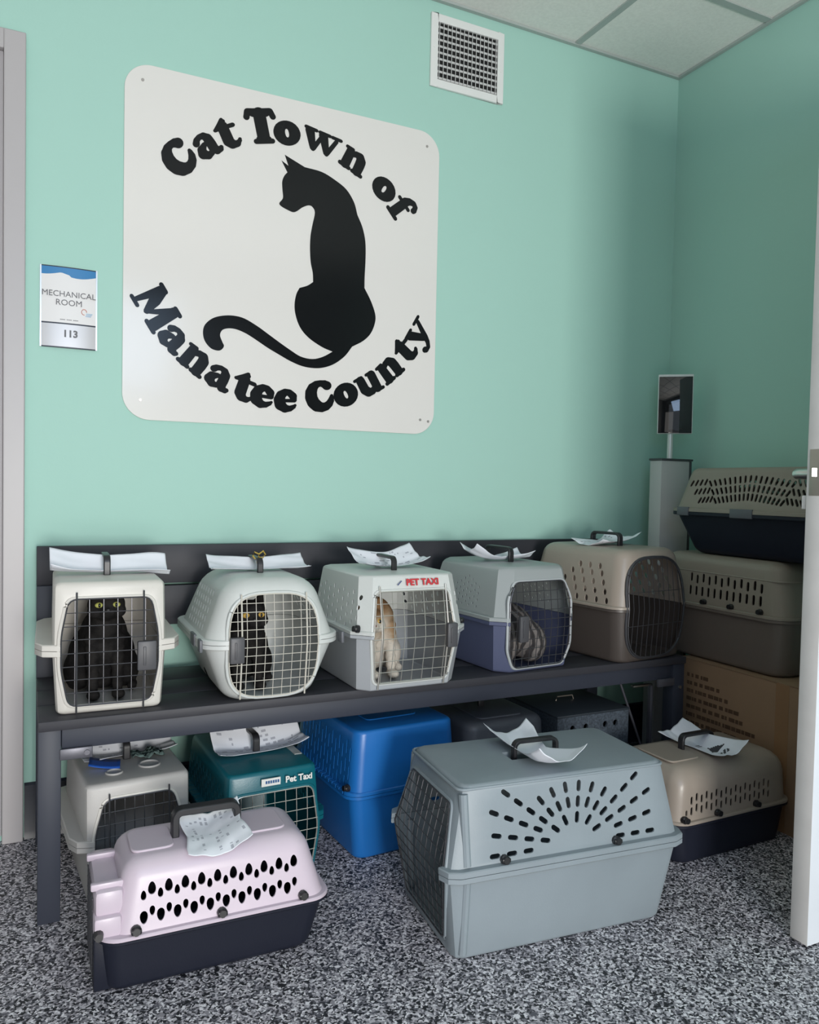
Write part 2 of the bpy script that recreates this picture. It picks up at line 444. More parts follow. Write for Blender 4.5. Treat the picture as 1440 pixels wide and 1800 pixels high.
GL = {
 'C': (.84, [ell(.45, .5, .30, .37, [(48,.125),(62,.11),(85,.085),(110,.10),(135,.13),(160,.15),(185,.16),(210,.165),(235,.16),(260,.135),(285,.115),(308,.10),(328,.085),(345,.06),(352,.045)])]),
 'a': (.70, [[(.12,.50,.085),(.17,.57,.075),(.28,.625,.065),(.40,.60,.085),(.46,.50,.115),(.47,.35,.12),(.47,.2,.12),(.52,.11,.10),(.62,.10,.075),(.66,.13,.055)],
             [(.42,.40,.05),(.28,.38,.065),(.16,.29,.105),(.14,.18,.125),(.24,.09,.095),(.36,.11,.07),(.44,.2,.07)]]),
 't': (.60, [[(.28,.66,.12),(.28,.22,.125),(.34,.12,.11),(.45,.10,.085),(.54,.16,.05),(.56,.2,.04)],
             [(.08,.60,.045),(.25,.62,.05),(.53,.62,.055)], [(.10,.63,.035),(.22,.72,.05),(.32,.84,.04)], [(.18,.66,.06),(.33,.78,.06)]]),
 'T': (.88, [[(.14,.93,.07),(.30,.92,.075),(.58,.92,.075),(.74,.93,.07)], [(.13,.92,.075),(.08,.76,.075)], [(.75,.92,.075),(.80,.76,.075)],
             [(.16,.90,.07),(.26,.84,.07)], [(.72,.90,.07),(.62,.84,.07)], [(.44,.86,.155),(.44,.2,.155)], [(.22,.07,.065),(.66,.07,.065)], [(.30,.14,.06),(.58,.14,.06)]]),
 'o': (.70, [ell(.35, .35, .215, .245, [(t, .125 + .02 * math.cos(R(2 * t - 20))) for t in range(0, 361, 15)])]),
 'w': (.98, [[(.14,.58,.11),(.28,.14,.075)], [(.31,.10,.055),(.46,.52,.05)], [(.50,.58,.11),(.64,.14,.075)], [(.67,.10,.055),(.85,.56,.05)],
             [(.03,.65,.045),(.30,.65,.045)], [(.40,.65,.045),(.66,.65,.045)], [(.74,.65,.045),(.96,.65,.045)], [(.28,.10,.06),(.30,.07,.05)], [(.64,.10,.06),(.66,.07,.05)]]),
 'n': (.78, [[(.20,.57,.115),(.20,.12,.125)], [(.06,.64,.045),(.24,.66,.04)], [(.06,.06,.055),(.34,.06,.055)],
             [(.28,.50,.06),(.38,.59,.085),(.50,.59,.11),(.57,.48,.13),(.58,.34,.13),(.58,.12,.125)], [(.46,.06,.055),(.73,.06,.055)]]),
 'u': (.80, [[(.20,.58,.12),(.20,.26,.13),(.27,.14,.125),(.39,.11,.10),(.5,.2,.06)], [(.04,.65,.045),(.26,.65,.05)], [(.44,.65,.045),(.62,.65,.05)],
             [(.58,.58,.12),(.58,.12,.12)], [(.6,.055,.05),(.74,.055,.05)]]),
 'f': (.62, [[(.27,.66,.12),(.27,.14,.125)], [(.10,.06,.055),(.46,.06,.055)], [(.06,.62,.05),(.48,.62,.05)], [(.26,.70,.115),(.32,.83,.095),(.43,.92,.075),(.54,.90,.07),(.59,.80,.075),(.585,.76,.075)]]),
 'M': (1.08, [[(.22,.84,.11),(.14,.12,.055)], [(.04,.055,.05),(.28,.055,.05)], [(.24,.86,.12),(.36,.56,.135),(.50,.20,.07)], [(.50,.16,.04),(.62,.42,.06),(.80,.86,.08)],
              [(.83,.85,.12),(.87,.14,.135)], [(.72,.055,.055),(1.02,.055,.055)], [(.10,.94,.055),(.30,.94,.055)], [(.76,.94,.055),(.96,.94,.055)]]),
 'e': (.70, [[(.18,.33,.045),(.52,.37,.05)], [(.555,.40,.075),(.52,.51,.105),(.42,.60,.09),(.30,.60,.095),(.19,.50,.12),(.15,.35,.14),(.19,.20,.145),(.31,.11,.115),(.45,.12,.08),(.56,.19,.055),(.60,.24,.035)]]),
 'y': (.74, [[(.16,.57,.115),(.36,.14,.09)], [(.62,.58,.05),(.40,.10,.075),(.33,-.05,.06),(.22,-.16,.055),(.12,-.14,.075),(.10,-.10,.08)], [(.03,.65,.045),(.30,.65,.045)], [(.50,.65,.045),(.74,.65,.045)]]),
}
LAY = [0]
def stroke(bm, pts, T, y0, y1):
    n = 16
    def prism(bm, poly, ax, a, b):
        LAY[0] += 1; globals()['prism'](bm, poly, ax, a - .000012 * (LAY[0] % 70), b)
    def disc(p):
        poly = [T(p[0] + p[2] * math.cos(2 * PI * k / n), p[1] + p[2] * math.sin(2 * PI * k / n)) for k in range(n)]
        prism(bm, poly, 1, y0, y1)
    for p in pts: disc(p)
    for p, q in zip(pts, pts[1:]):
        dx, dy = q[0] - p[0], q[1] - p[1]; L = math.hypot(dx, dy)
        if L < 1e-5: continue
        nx, ny = -dy / L, dx / L
        prism(bm, [T(p[0] + nx * p[2], p[1] + ny * p[2]), T(p[0] - nx * p[2], p[1] - ny * p[2]), T(q[0] - nx * q[2], q[1] - ny * q[2]), T(q[0] + nx * q[2], q[1] + ny * q[2])], 1, y0, y1)
def letter(ch, C0, Rb, ang, top):
    wid, strokes = GL[ch]; h = .1022; kx = {'w': 1.22, 't': 1.24, 'y': 1.2}.get(ch, 1.12)
    strokes = [[(p[0], p[1], p[2] * 1.12) for p in q] for q in strokes]
    a = R(ang)
    ph = a - PI / 2 if top else a + PI / 2           # rotation of the letter
    ox, oz = C0[0] + Rb * math.cos(a), C0[1] + Rb * math.sin(a)
    def T(x, y):
        x = (x - wid / 2) * h * kx; y = y * h
        return (ox + x * math.cos(ph) - y * math.sin(ph) - cxs, oz + x * math.sin(ph) + y * math.cos(ph) - czs)
    bm = bmesh.new()
    for s in strokes: stroke(bm, s, T, -.0076, -.0062)
    bmesh.ops.recalc_face_normals(bm, faces=bm.faces)
    me = bpy.data.meshes.new('letter'); bm.to_mesh(me); bm.free()
    new_obj('letter', me, M_BLACK, sg)
for ch, a in [('C',136.9),('a',125.6),('t',116.8),('T',102.9),('o',93.3),('w',79.3),('n',65.1),('o',49.3),('f',39.7)]:
    letter(ch, (.7424, 1.5978), .4235, a, True)
for ch, a in [('M',-148),('a',-136.8),('n',-127.1),('a',-117.3),('t',-108.6),('e',-100.9),('e',-92.3),('C',-79.2),('o',-69.2),('u',-58.8),('n',-48.4),('t',-38.5),('y',-29.3)]:
    letter(ch, (.7466, 1.7387), .5312, a, False)

# ------------------------------------------------------------------ bench
ZS = .455
bn = empty('bench', (.98, -.25, 0))
tag(bn, 'long charcoal slatted bench with backrest carrying the upper row of carriers', 'bench')
bxo = lambda n, a, b, m, bev=.002: bx(n, (a[0] - .98, a[1] + .25, a[2]), (b[0] - .98, b[1] + .25, b[2]), m, bn, bev)
BX0, BX1 = .030, 1.925
yb = [-.497, -.352, -.207, -.062]
for y0, y1 in ((-.497, -.356), (-.352, -.211), (-.207, -.066)):
    bxo('seat_plank', (BX0, y0, ZS - .022), (BX1, y1, ZS), M_SEAT)
for z0, z1 in ((.695, .805), (.575, .688)):
    bxo('backrest_plank', (BX0, -.046, z0), (BX1, -.022, z1), M_SEAT)
for x0 in (BX0, BX1 - .047):
    bxo('leg', (x0, -.490, 0), (x0 + .047, -.445, ZS - .0225), M_BENCH)
    bxo('leg', (x0, -.064, 0), (x0 + .047, -.0465, .70), M_BENCH, .001)
bxo('front_apron', (BX0 + .048, -.484, ZS - .070), (BX1 - .048, -.452, ZS - .0225), M_BENCH)
bxo('side_rail', (BX0 + .004, -.444, ZS - .070), (BX0 + .040, -.066, ZS - .0225), M_BENCH)
bxo('side_rail', (BX1 - .040, -.444, ZS - .070), (BX1 - .004, -.066, ZS - .0225), M_BENCH)
bxo('hinge_bracket', (BX0 + .044, -.4935, ZS - .091), (BX0 + .112, -.4855, ZS - .066), M_BRKT, .002)
bm = bmesh.new(); tube(bm, [(BX0 + .1 - .98, -.2435, ZS - .078), (BX0 + .1 - .98, -.2475, ZS - .078)], .006, 12)
finish('bolt', bm, M_BRKT, bn)
bxo('hinge_bracket', (BX1 - .112, -.4935, ZS - .091), (BX1 - .044, -.4855, ZS - .066), M_BRKT, .002)
bm = bmesh.new(); tube(bm, [(BX1 - .02 - .98, -.2400, ZS - .098), (BX1 - .02 - .98, -.2455, ZS - .098)], .005, 12)
finish('bolt', bm, M_STEEL, bn)
bm = bmesh.new(); tube(bm, [(1.70 - .98, -.19, ZS - .07), (1.86 - .98, -.19, .02)], .004, 8)
finish('brace_rod', bm, M_BRKT, bn)
bxo('hinge_bracket', (1.76, -.44, .355), (1.84, -.425, .361), M_STEEL, .001)
bxo('brace_strap', (1.832, -.44, .02), (1.842, -.425, .355), M_BRKT, .001)

# ------------------------------------------------------------------ carriers
def ring_pts(z, hx, yf, yb, r, seg):
    r = max(.0005, min(r, hx * .95, (yb - yf) * .45)); out = []
    for cx, cy, a0 in ((hx - r, yb - r, 0), (-hx + r, yb - r, 90), (-hx + r, yf + r, 180), (hx - r, yf + r, 270)):
        for k in range(seg + 1):
            a = R(a0 + 90 * k / seg)
            out.append((cx + r * math.cos(a), cy + r * math.sin(a), z))
    return out
def loft(bm, rings, seg):
    V = [[bm.verts.new(p) for p in ring_pts(*q, seg)] for q in rings]
    n = len(V[0])
    for A, B in zip(V, V[1:]):
        for k in range(n): bm.faces.new((A[k], A[(k + 1) % n], B[(k + 1) % n], B[k]))
    bm.faces.new(V[0][::-1]); bm.faces.new(V[-1])

class Shell:
    """one half of a carrier; s=+1 dome (up from the flange), s=-1 tray"""
    def __init__(self, W, L, hf, zend, lip, k, ef, eb, rnd, rc, rce, flip, th, s):
        self.__dict__.update(locals())
        self.sec = []
    def body(self, z):
        s = self; t = (z - s.hf) / (s.zend - s.hf)
        hx0 = s.W / 2 - s.lip; hx1 = s.W / 2 * s.k
        yf0 = -s.L / 2 + s.flip; yb0 = s.L / 2 - s.lip
        return (hx0 + (hx1 - hx0) * t, yf0 + s.ef * t, yb0 - s.eb * t, s.rc + (s.rce - s.rc) * t)
    def rings(self):
        s = self; g = .0006 * s.s; out = []
        fl = (s.W / 2, -s.L / 2, s.L / 2, s.rc + s.lip)
        z0 = s.hf + g; z1 = s.hf + s.th * s.s
        out.append((z0, *fl)); out.append((z1 - .002 * s.s, *fl)); out.append((z1, s.W / 2 - .002, -s.L / 2 + .002, s.L / 2 - .002, s.rc + s.lip))
        b = s.body(z1); out.append((z1, *b))
        ze = s.zend - s.rnd * s.s
        b = s.body(ze)
        for t in (.33, .66): out.append((z1 + (ze - z1) * t, *s.body(z1 + (ze - z1) * t)))
        out.append((ze, *b))
        bl = s.body(s.zend)
        for k in range(1, 6):
            a = R(90 * k / 5); i = s.rnd * (1 - math.cos(a)); z = ze + s.s * s.rnd * math.sin(a)
            q = s.body(z); out.append((z, q[0] - i, q[1] + i, q[2] - i, max(.004, q[3] - i * .6)))
        # inner skin back down
        t = .0035
        for z_, *q in reversed(out[3:]):
            zz = z_ - s.s * t if (z_ - s.zend) * s.s > -s.rnd else z_
            if (zz - z0) * s.s < .001: continue
            out.append((zz, q[0] - t, q[1] + t, q[2] - t, max(.003, q[3] - t)))
        q = s.body(z0); out.append((z0, q[0] - t, q[1] + t, q[2] - t, max(.003, q[3] - t)))
        return out
    def build(self, bm, seg):
        s = self; V = [[bm.verts.new(p) for p in ring_pts(*q, seg)] for q in s.rings()]
        n = len(V[0]); no = 12
        # outer cap is the last outer ring, inner cap the first inner ring
        io = 3 + 4 + 5 - 1 + 0
        return V, n

def build_shell(sh, seg):
    rs_ = sh.rings(); n_outer = 3 + 1 + 2 + 1 + 5
    bm = bmesh.new()
    V = [[bm.verts.new(p) for p in ring_pts(*q, seg)] for q in rs_]
    n = len(V[0])
    def bridge(A, B):
        for k in range(n): bm.faces.new((A[k], A[(k + 1) % n], B[(k + 1) % n], B[k]))
    for i in range(n_outer - 1): bridge(V[i], V[i + 1])
    bm.faces.new(V[n_outer - 1])
    bm.faces.new(V[n_outer])
    for i in range(n_outer, len(V) - 1): bridge(V[i], V[i + 1])
    bridge(V[-1], V[0])
    bmesh.ops.recalc_face_normals(bm, faces=bm.faces)
    return bm

def stadium(y, z, ln, wd, ang, pointy=False, egg=0):
    a = R(ang); out = []
    ca, sa = math.cos(a), math.sin(a)
    pts = []
    if pointy or egg:
        for k in range(14):
            t = 2 * PI * k / 14; c, s_ = math.cos(t), math.sin(t)
            ww = wd / 2 * (1 - egg * c)
            pts.append((ln / 2 * c, ww * s_))
    else:
        r = wd / 2; h = ln / 2 - r
        for k in range(5): t = R(-90 + 45 * k); pts.append((h + r * math.cos(t), r * math.sin(t)))
        for k in range(5): t = R(90 + 45 * k); pts.append((-h + r * math.cos(t), r * math.sin(t)))
    return [(y + p * ca - q * sa, z + p * sa + q * ca) for p, q in pts]

def arch_handle(root, L, H, z, m=M_HANDLE, y=0, x=0, w=.011, t=.0045, r=.014):
    bm = bmesh.new()
    pts = [(x, y - L / 2, z)]
    for a in range(180, 89, -18): pts.append((x, y - L / 2 + r + r * math.cos(R(a)), z + H - r + r * math.sin(R(a))))
    for a in range(90, -1, -18): pts.append((x, y + L / 2 - r + r * math.cos(R(a)), z + H - r + r * math.sin(R(a))))
    pts.append((x, y + L / 2, z))
    sweep_rect(bm, pts, (1, 0, 0), w, t)
    bmesh.ops.recalc_face_normals(bm, faces=bm.faces)
    h = finish('handle', bm, m, root)
    md = h.modifiers.new('b', 'BEVEL'); md.width = .0025; md.segments = 2
    return h

def carrier(label, x, y, yaw, z, L, W, H, hf, mt, mb, seg=3, lip=.012, kt=.8, kb=.86, ft=.0, fb=.0, bt=.03, bb=.03,
            rnd_t=.02, rnd_b=.012, rc=.02, rct=None, rcb=None, th=.009, flip=.004, flipb=None, slots=(), both=True,
            door=None, wire=M_WIRE_L, nx=8, nz=8, wr=.0011, rods=True, rod_x=.62, latch=None, rim=True, knobs=(), clips=(),
            handle=(.13, .035), hmat=M_HANDLE, hx=0, hy=0, panels=(), pit=None, grip=.011, hbar=.0045, dish=(), ribs=()):
    root = empty('pet_carrier', (x, y, z), R(yaw))
    tag(root, label, 'pet carrier', 'pet carriers on the bench' if abs(z - ZS) < .01 else 'pet carriers stacked by the right wall' if z > .1 else 'pet carriers under the bench' if y > -.45 else 'pet carriers on the floor in front')
    up = Shell(W, L, hf, H, lip, kt, ft, bt, rnd_t, rc, rct if rct is not None else rc, flip, th, 1)
    dn = Shell(W, L, hf, 0, lip, kb, fb, bb, rnd_b, rc, rcb if rcb is not None else rc, flip if flipb is None else flipb, th, -1)
    top = finish('top_shell', build_shell(up, seg), mt, root)
    tray = finish('bottom_tray', build_shell(dn, seg), mb, root)
    bpy.context.view_layer.update()
    def yfront(zz):
        b = up.body(zz) if zz >= hf else dn.body(zz)
        return b[1]
    def hxs(zz):
        return (up.body(zz) if zz >= hf else dn.body(zz))[0]
    c1 = bmesh.new(); any1 = False; c2 = bmesh.new(); c3 = bmesh.new(); c4 = bmesh.new()
    keep = []
    for s_ in slots:
        if all(math.hypot(s_[0] - q[0], s_[1] - q[1]) > (s_[3] + q[3]) * .5 + .0012 for q in keep): keep.append(s_)
    slots = keep
    if door:
        dp = round_poly(door['pts'], door.get('r', .015))
        prism(c1, dp, 1, -L / 2 - .05, -L / 2 + max(.035, ft + .02)); prism(c2, dp, 1, -L / 2 - .05, -L / 2 + max(.035, fb + .02))
        any1 = True
    for s_ in slots:
        poly = stadium(*s_)
        zc = s_[1]; h = hxs(zc)
        tgt = c3 if zc > hf else c2
        for sd in ((1, -1) if both else (1,)):
            prism(tgt, poly, 0, sd * (h - .035), sd * (h + .02)) if sd > 0 else prism(tgt, poly, 0, -(h + .02), -(h - .035))
        any1 = True
    if pit:
        box(c4, (pit[0] - pit[2] / 2, pit[1] - pit[3] / 2, H - .02), (pit[0] + pit[2] / 2, pit[1] + pit[3] / 2, H + .02)); any1 = True
    if door: cut(top, c1)
    else: c1.free()
    if slots: cut(top, c3)
    else: c3.free()
    if pit: cut(top, c4)
    else: c4.free()
    if door or any(s_[1] < hf for s_ in slots): cut(tray, c2)
    else: c2.free()
    if pit:
        bm = bmesh.new(); a, b, c, d = pit
        box(bm, (a - c / 2 - .002, b - d / 2 - .002, H - .022), (a + c / 2 + .002, b + d / 2 + .002, H - .019))
        for sx in (-1, 1): box(bm, (a + sx * (c / 2 + .001) - .001, b - d / 2, H - .02), (a + sx * (c / 2 + .001) + .001, b + d / 2, H - .0036))
        for sy in (-1, 1): box(bm, (a - c / 2, b + sy * (d / 2 + .001) - .001, H - .02), (a + c / 2, b + sy * (d / 2 + .001) + .001, H - .0036))
        finish('handle_recess', bm, mt, root)
    if door:
        pts = [(p[0], yfront(p[1]) - .0028, p[1]) for p in dp]
        if rim:
            bm = bmesh.new(); cx_ = 0; cz_ = sum(p[1] for p in dp) / len(dp)
            q = [(p[0] * 1.03, yfront(p[1]) + .0008, cz_ + (p[1] - cz_) * 1.02) for p in dp]
            tube(bm, q, .0042, 8, True); finish('door_surround', bm, rim if not isinstance(rim, bool) else mt, root)
        dr = bmesh.new()
        tube(dr, [(p[0] * .985, p[1] - .0005, p[2]) for p in pts], wr * 1.7, 6, True)
        xs = [p[0] for p in dp]; zs = [p[1] for p in dp]
        def span(v, ax):
            o = []
            for i in range(len(dp)):
                a, b = dp[i - 1], dp[i]
                if (a[ax] - v) * (b[ax] - v) <= 0 and a[ax] != b[ax]:
                    t = (v - a[ax]) / (b[ax] - a[ax]); o.append(a[1 - ax] + t * (b[1 - ax] - a[1 - ax]))
            return (min(o), max(o)) if len(o) > 1 else None
        for i in range(1, nx):
            v_ = min(xs) + (max(xs) - min(xs)) * i / nx; s_ = span(v_, 0)
            if s_: tube(dr, [(v_, yfront(s_[0] + (s_[1] - s_[0]) * k / 6) - .003, s_[0] + (s_[1] - s_[0]) * k / 6) for k in range(7)], wr, 5)
        for i in range(1, nz):
            v_ = min(zs) + (max(zs) - min(zs)) * i / nz; s_ = span(v_, 1)
            if s_: tube(dr, [(s_[0], yfront(v_) - .005, v_), (s_[1], yfront(v_) - .005, v_)], wr, 5)
        door_o = finish('wire_door', dr, wire, root)
        if rods:
            for sx in (-1, 1):
                xx = sx * rod_x * max(xs); s_ = span(xx, 0)
                if not s_: continue
                za, zb = s_[0] - .016, s_[1] + .016
                bm = bmesh.new(); tube(bm, [(xx, min(yfront(za + (zb - za) * k / 8), yfront(min(zs))) - .008 if False else yfront(za + (zb - za) * k / 8) - .007, za + (zb - za) * k / 8) for k in range(9)], .0021, 6)
                finish('latch_rod', bm, wire, door_o)
        if latch:
            lx, lz, lw, lh = latch
            bm = bmesh.new(); yy = yfront(lz)
            box(bm, (lx - lw / 2, yy - .020, lz - lh / 2), (lx + lw / 2, yy - .006, lz + lh / 2), .003)
            box(bm, (lx - lw * .2, yy - .023, lz - lh * .32), (lx - lw * .05, yy - .019, lz + lh * .32), .001)
            finish('latch', bm, M_LATCH, door_o)
    for (yy, sd) in knobs:
        bm = bmesh.new(); zz = hf + th + .006; hxk = hxs(zz)
        xk = sd * (hxk - .004)
        tube(bm, [(xk + sd * .002, yy, zz), (xk + sd * .010, yy, zz + .001), (xk + sd * .012, yy, zz + .001), (xk + sd * .019, yy, zz + .002)], [.010, .010, .0078, .0072], 10)
        box(bm, (xk + sd * .012 - .004, yy - .010, zz - .003), (xk + sd * .012 + .006, yy + .010, zz + .006), .002)
        finish('fastening_knob', bm, M_KNOB, root)
    for (yy, sd, wd) in clips:
        bm = bmesh.new(); xk = sd * W / 2
        box(bm, (xk - .003, yy - wd / 2, hf - th * 1.1), (xk + .004, yy + wd / 2, hf + th * 1.3), .0015)
        finish('side_clip', bm, mat('clip_grey', (.11, .115, .13), .45), root)
    if handle:
        arch_handle(root, handle[0], handle[1], H - (.0195 if pit else .001), hmat, hy, hx, w=grip, t=hbar)
    for (px, py, pw, pl, ph) in panels:
        bm = bmesh.new()
        pol = round_poly([(px - pw / 2, py - pl / 2), (px + pw / 2, py - pl / 2), (px + pw / 2, py + pl / 2), (px - pw / 2, py + pl / 2)], .02)
        prism(bm, pol, 2, H - .002, H + ph)
        bmesh.ops.recalc_face_normals(bm, faces=bm.faces)
        o = finish('raised_panel', bm, mt, root); md = o.modifiers.new('b', 'BEVEL'); md.width = .0022; md.segments = 2
    for (px, py, rx, ry) in dish:
        bm = bmesh.new()
        tube(bm, [(px + rx * math.cos(2 * PI * k / 24), py + ry * math.sin(2 * PI * k / 24), H + .001) for k in range(24)], .0032, 6, True)
        finish('top_ring', bm, mt, root)
    for (yy, rr, z0_, z1_) in ribs:
        for sd in (1, -1):
            bm = bmesh.new()
            tube(bm, [(sd * (hxs(z0_ + (z1_ - z0_) * k / 6) - rr * .45), yy, z0_ + (z1_ - z0_) * k / 6) for k in range(7)], rr, 10)
            finish('corner_rib', bm, mt if z0_ > hf else mb, root)
    return root, up, dn

def oct_door(w0, w1, z0, z1, zm=None, sh=.25, cz=.0):
    """barrel/octagonal opening: half width w0 at the ends, w1 at the middle"""
    h = z1 - z0; zm = zm if zm is not None else (z0 + z1) / 2
    return [(-w0, z0), (w0, z0), (w1, zm - h * sh), (w1, zm + h * sh), (w0, z1), (-w0, z1), (-w1, zm + h * sh), (-w1, zm - h * sh)]
def oval_door(w, z0, z1, p=2.6, n=36):
    zc = (z0 + z1) / 2; h = (z1 - z0) / 2; out = []
    for k in range(n):
        t = 2 * PI * k / n; c, s_ = math.cos(t), math.sin(t)
        out.append((w * math.copysign(abs(c) ** (2 / p), c), zc + h * math.copysign(abs(s_) ** (2 / p), s_)))
    return out

# plastics
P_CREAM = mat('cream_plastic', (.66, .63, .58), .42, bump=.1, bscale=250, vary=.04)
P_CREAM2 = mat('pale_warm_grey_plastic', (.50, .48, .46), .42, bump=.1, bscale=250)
P_LGREY = mat('light_grey_plastic', (.47, .48, .46), .42, bump=.1, bscale=250)
P_LGREY2 = mat('light_grey_tray', (.40, .42, .44), .42, bump=.1, bscale=250)
P_WHITEG = mat('white_grey_plastic', (.60, .62, .60), .4, bump=.1, bscale=250)
P_SILVER = mat('silver_grey_plastic', (.33, .36, .36), .42, bump=.1, bscale=250)
P_INDIGO = mat('slate_blue_plastic', (.088, .102, .18), .42, bump=.1, bscale=250)
P_TAN = mat('pearl_taupe_plastic', (.33, .28, .235), .33, bump=.06, bscale=250)
P_BROWN = mat('dark_taupe_plastic', (.075, .062, .055), .32, bump=.06, bscale=250)
P_GREY = mat('mid_grey_plastic', (.243, .284, .312), .45, bump=.1, bscale=250, vary=.05)
P_PINK = mat('pale_lilac_plastic', (.60, .51, .585), .36, bump=.05, bscale=250)
P_NAVY = mat('navy_black_plastic', (.011, .013, .024), .5, spec=.28, bump=.1, bscale=250)
P_BLUE = mat('bright_blue_plastic', (.012, .145, .46), .34, bump=.08, bscale=250)
P_TEAL = mat('dark_teal_plastic', (.004, .115, .15), .34, bump=.08, bscale=250)
P_DGREY = mat('slate_grey_plastic', (.095, .10, .118), .45, bump=.1, bscale=250)
P_TAUPE2 = mat('olive_taupe_plastic', (.285, .245, .20), .42, bump=.1, bscale=250)
P_TAUPE3 = mat('dull_taupe_tray', (.165, .135, .115), .45, bump=.1, bscale=250)

# --- upper row
sl = [(yy, .19 + zz * .026, .012, .005, 80) for yy in (-.09, -.06, -.03, 0, .03, .06, .09) for zz in (0, 1)]
C1, *_ = carrier('cream white carrier at the left end of the bench, black cat inside', .185, -.266, -1.2, ZS, .405, .317, .300, .147,
    P_CREAM, P_CREAM, seg=2, lip=.036, kt=.76, kb=.72, ft=.010, fb=.004, rnd_t=.014, rc=.016, th=.014, flip=.004, slots=sl,
    door=dict(pts=oct_door(.090, .106, .020, .262, sh=.16), r=.02), nx=7, nz=8, wire=M_WIRE_D, rods=True, rod_x=.68, latch=(.078, .128, .042, .068),
    handle=(.11, .045), grip=.008)
sl = []
for i in range(7):
    for j in range(5):
        sl.append((-.10 + i * .030 + j * .004, .175 + j * .020, .017, .007, 60))
C2, *_ = carrier('rounded light grey carrier with grey side clips and orange-eyed black cat', .553, -.318, -.8, ZS, .420, .352, .300, .146,
    P_WHITEG, P_WHITEG, seg=8, lip=.012, kt=.62, kb=.62, ft=.020, fb=.02, bt=.05, rnd_t=.045, rnd_b=.03, rc=.055, th=.012, flip=.004, slots=sl,
    door=dict(pts=oval_door(.112, .012, .264, 3.3), r=.004), nx=10, nz=12, wr=.0009, wire=M_WIRE_B, rods=True, rod_x=.72, latch=(-.094, .135, .034, .062),
    clips=((-.19, 1, .03), (-.19, -1, .03), (-.10, -1, .05)), handle=(.11, .035), grip=.008)
sl = [(-.15 + i * .034, .165 + j * .026 + (i % 2) * .011, .014, .009, 90, True) for i in range(10) for j in range(4)]
C3, *_ = carrier('boxy white grey carrier with red PET TAXI lettering above its wire door', .917, -.355, 1.0, ZS, .395, .338, .300, .150,
    P_WHITEG, P_LGREY2, seg=1, lip=.014, kt=.82, kb=.84, ft=.030, fb=.026, bt=.03, rnd_t=.008, rnd_b=.006, rc=.028, th=.010, flip=.006, slots=sl,
    door=dict(pts=oct_door(.106, .121, .020, .258, sh=.02), r=.016), nx=8, nz=8, wire=M_WIRE_L, rods=True, rod_x=.80, latch=(.104, .140, .030, .064),
    knobs=((-.17, -1), (-.15, 1)), handle=(.11, .035), grip=.008)
text_obj('lettering', 'PET TAXI', .0235, (.028, -.1735, .280), (R(90 - 14), 0, 0), mat('red_print', (.55, .03, .04), .45), C3, bold=.0009, sx=1.0)
text_obj('lettering', '/', .022, (-.040, -.1735, .279), (R(90 - 14), R(35), 0), mat('blue_dash', (.1, .12, .25), .45), C3, bold=.0006)
sl = []
for i in range(7):
    for j in range(5 - abs(i - 3) // 2):
        sl.append((-.08 + i * .019, .18 + j * .019 + (i % 2) * .008, .008, .006, 90, True))
C4, *_ = carrier('silver grey carrier with slate blue tray and a grey tabby cat lying inside', 1.340, -.280, 5.4, ZS, .425, .318, .306, .150,
    P_SILVER, P_INDIGO, seg=1, lip=.010, kt=.76, kb=.86, ft=.018, fb=.012, bt=.04, rnd_t=.018, rnd_b=.01, rc=.034, th=.012, flip=.004, slots=sl,
    door=dict(pts=oct_door(.092, .116, .014, .262, sh=.28), r=.016), nx=9, nz=9, wire=M_WIRE_D, rods=False, latch=(-.075, .13, .032, .075),
    rim=mat('rim_grey', (.42, .45, .46), .4), handle=(.12, .042), grip=.009)
sl = []
for j, (zz, n) in enumerate(((.19, 6), (.217, 6), (.244, 5), (.271, 4), (.293, 3))):
    for i in range(n): sl.append((-.155 + i * .042 + j * .012, zz, .020, .014, 75, True))
C5, *_ = carrier('pearl taupe carrier with dark brown tray at the right end of the bench', 1.757, -.290, 7.3, ZS, .440, .350, .350, .168,
    P_TAN, P_BROWN, seg=7, lip=.010, kt=.74, kb=.84, ft=.020, fb=.012, bt=.03, rnd_t=.03, rnd_b=.012, rc=.045, th=.009, flip=.004, slots=sl,
    door=dict(pts=oval_door(.130, .012, .322, 3.2), r=.004), nx=11, nz=3, wire=M_WIRE_D, rods=False, rim=M_WIRE_D,
    handle=(.12, .040), grip=.010)

# --- under the bench
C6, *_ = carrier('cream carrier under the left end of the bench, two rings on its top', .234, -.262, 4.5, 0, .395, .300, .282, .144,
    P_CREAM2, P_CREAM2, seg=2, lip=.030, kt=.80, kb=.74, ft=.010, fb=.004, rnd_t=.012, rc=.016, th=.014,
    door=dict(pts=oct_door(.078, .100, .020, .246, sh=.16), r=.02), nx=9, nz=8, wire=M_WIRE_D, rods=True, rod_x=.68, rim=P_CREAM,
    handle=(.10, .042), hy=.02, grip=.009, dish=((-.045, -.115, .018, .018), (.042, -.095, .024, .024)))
sl = [(-.17 + i * .017, .165 + j * .030 + (i % 2) * .012, .020, .006, 90) for i in range(20) for j in range(3)]
C7, *_ = carrier('dark teal carrier under the bench with white Pet Taxi lettering', .543, -.322, 3.1, 0, .430, .284, .285, .153,
    P_TEAL, P_TEAL, seg=2, lip=.020, kt=.80, kb=.80, ft=.012, fb=.012, rnd_t=.010, rc=.018, th=.012, slots=sl,
    door=dict(pts=oct_door(.100, .112, .020, .235, sh=.05), r=.02), nx=8, nz=8, wire=M_WIRE_L, rods=False, handle=(.12, .045), hy=.0, grip=.009)
text_obj('lettering', 'Pet Taxi', .021, (.060, -.2135, .262), (R(86), 0, 0), M_WIRE_W, C7, bold=.0007)
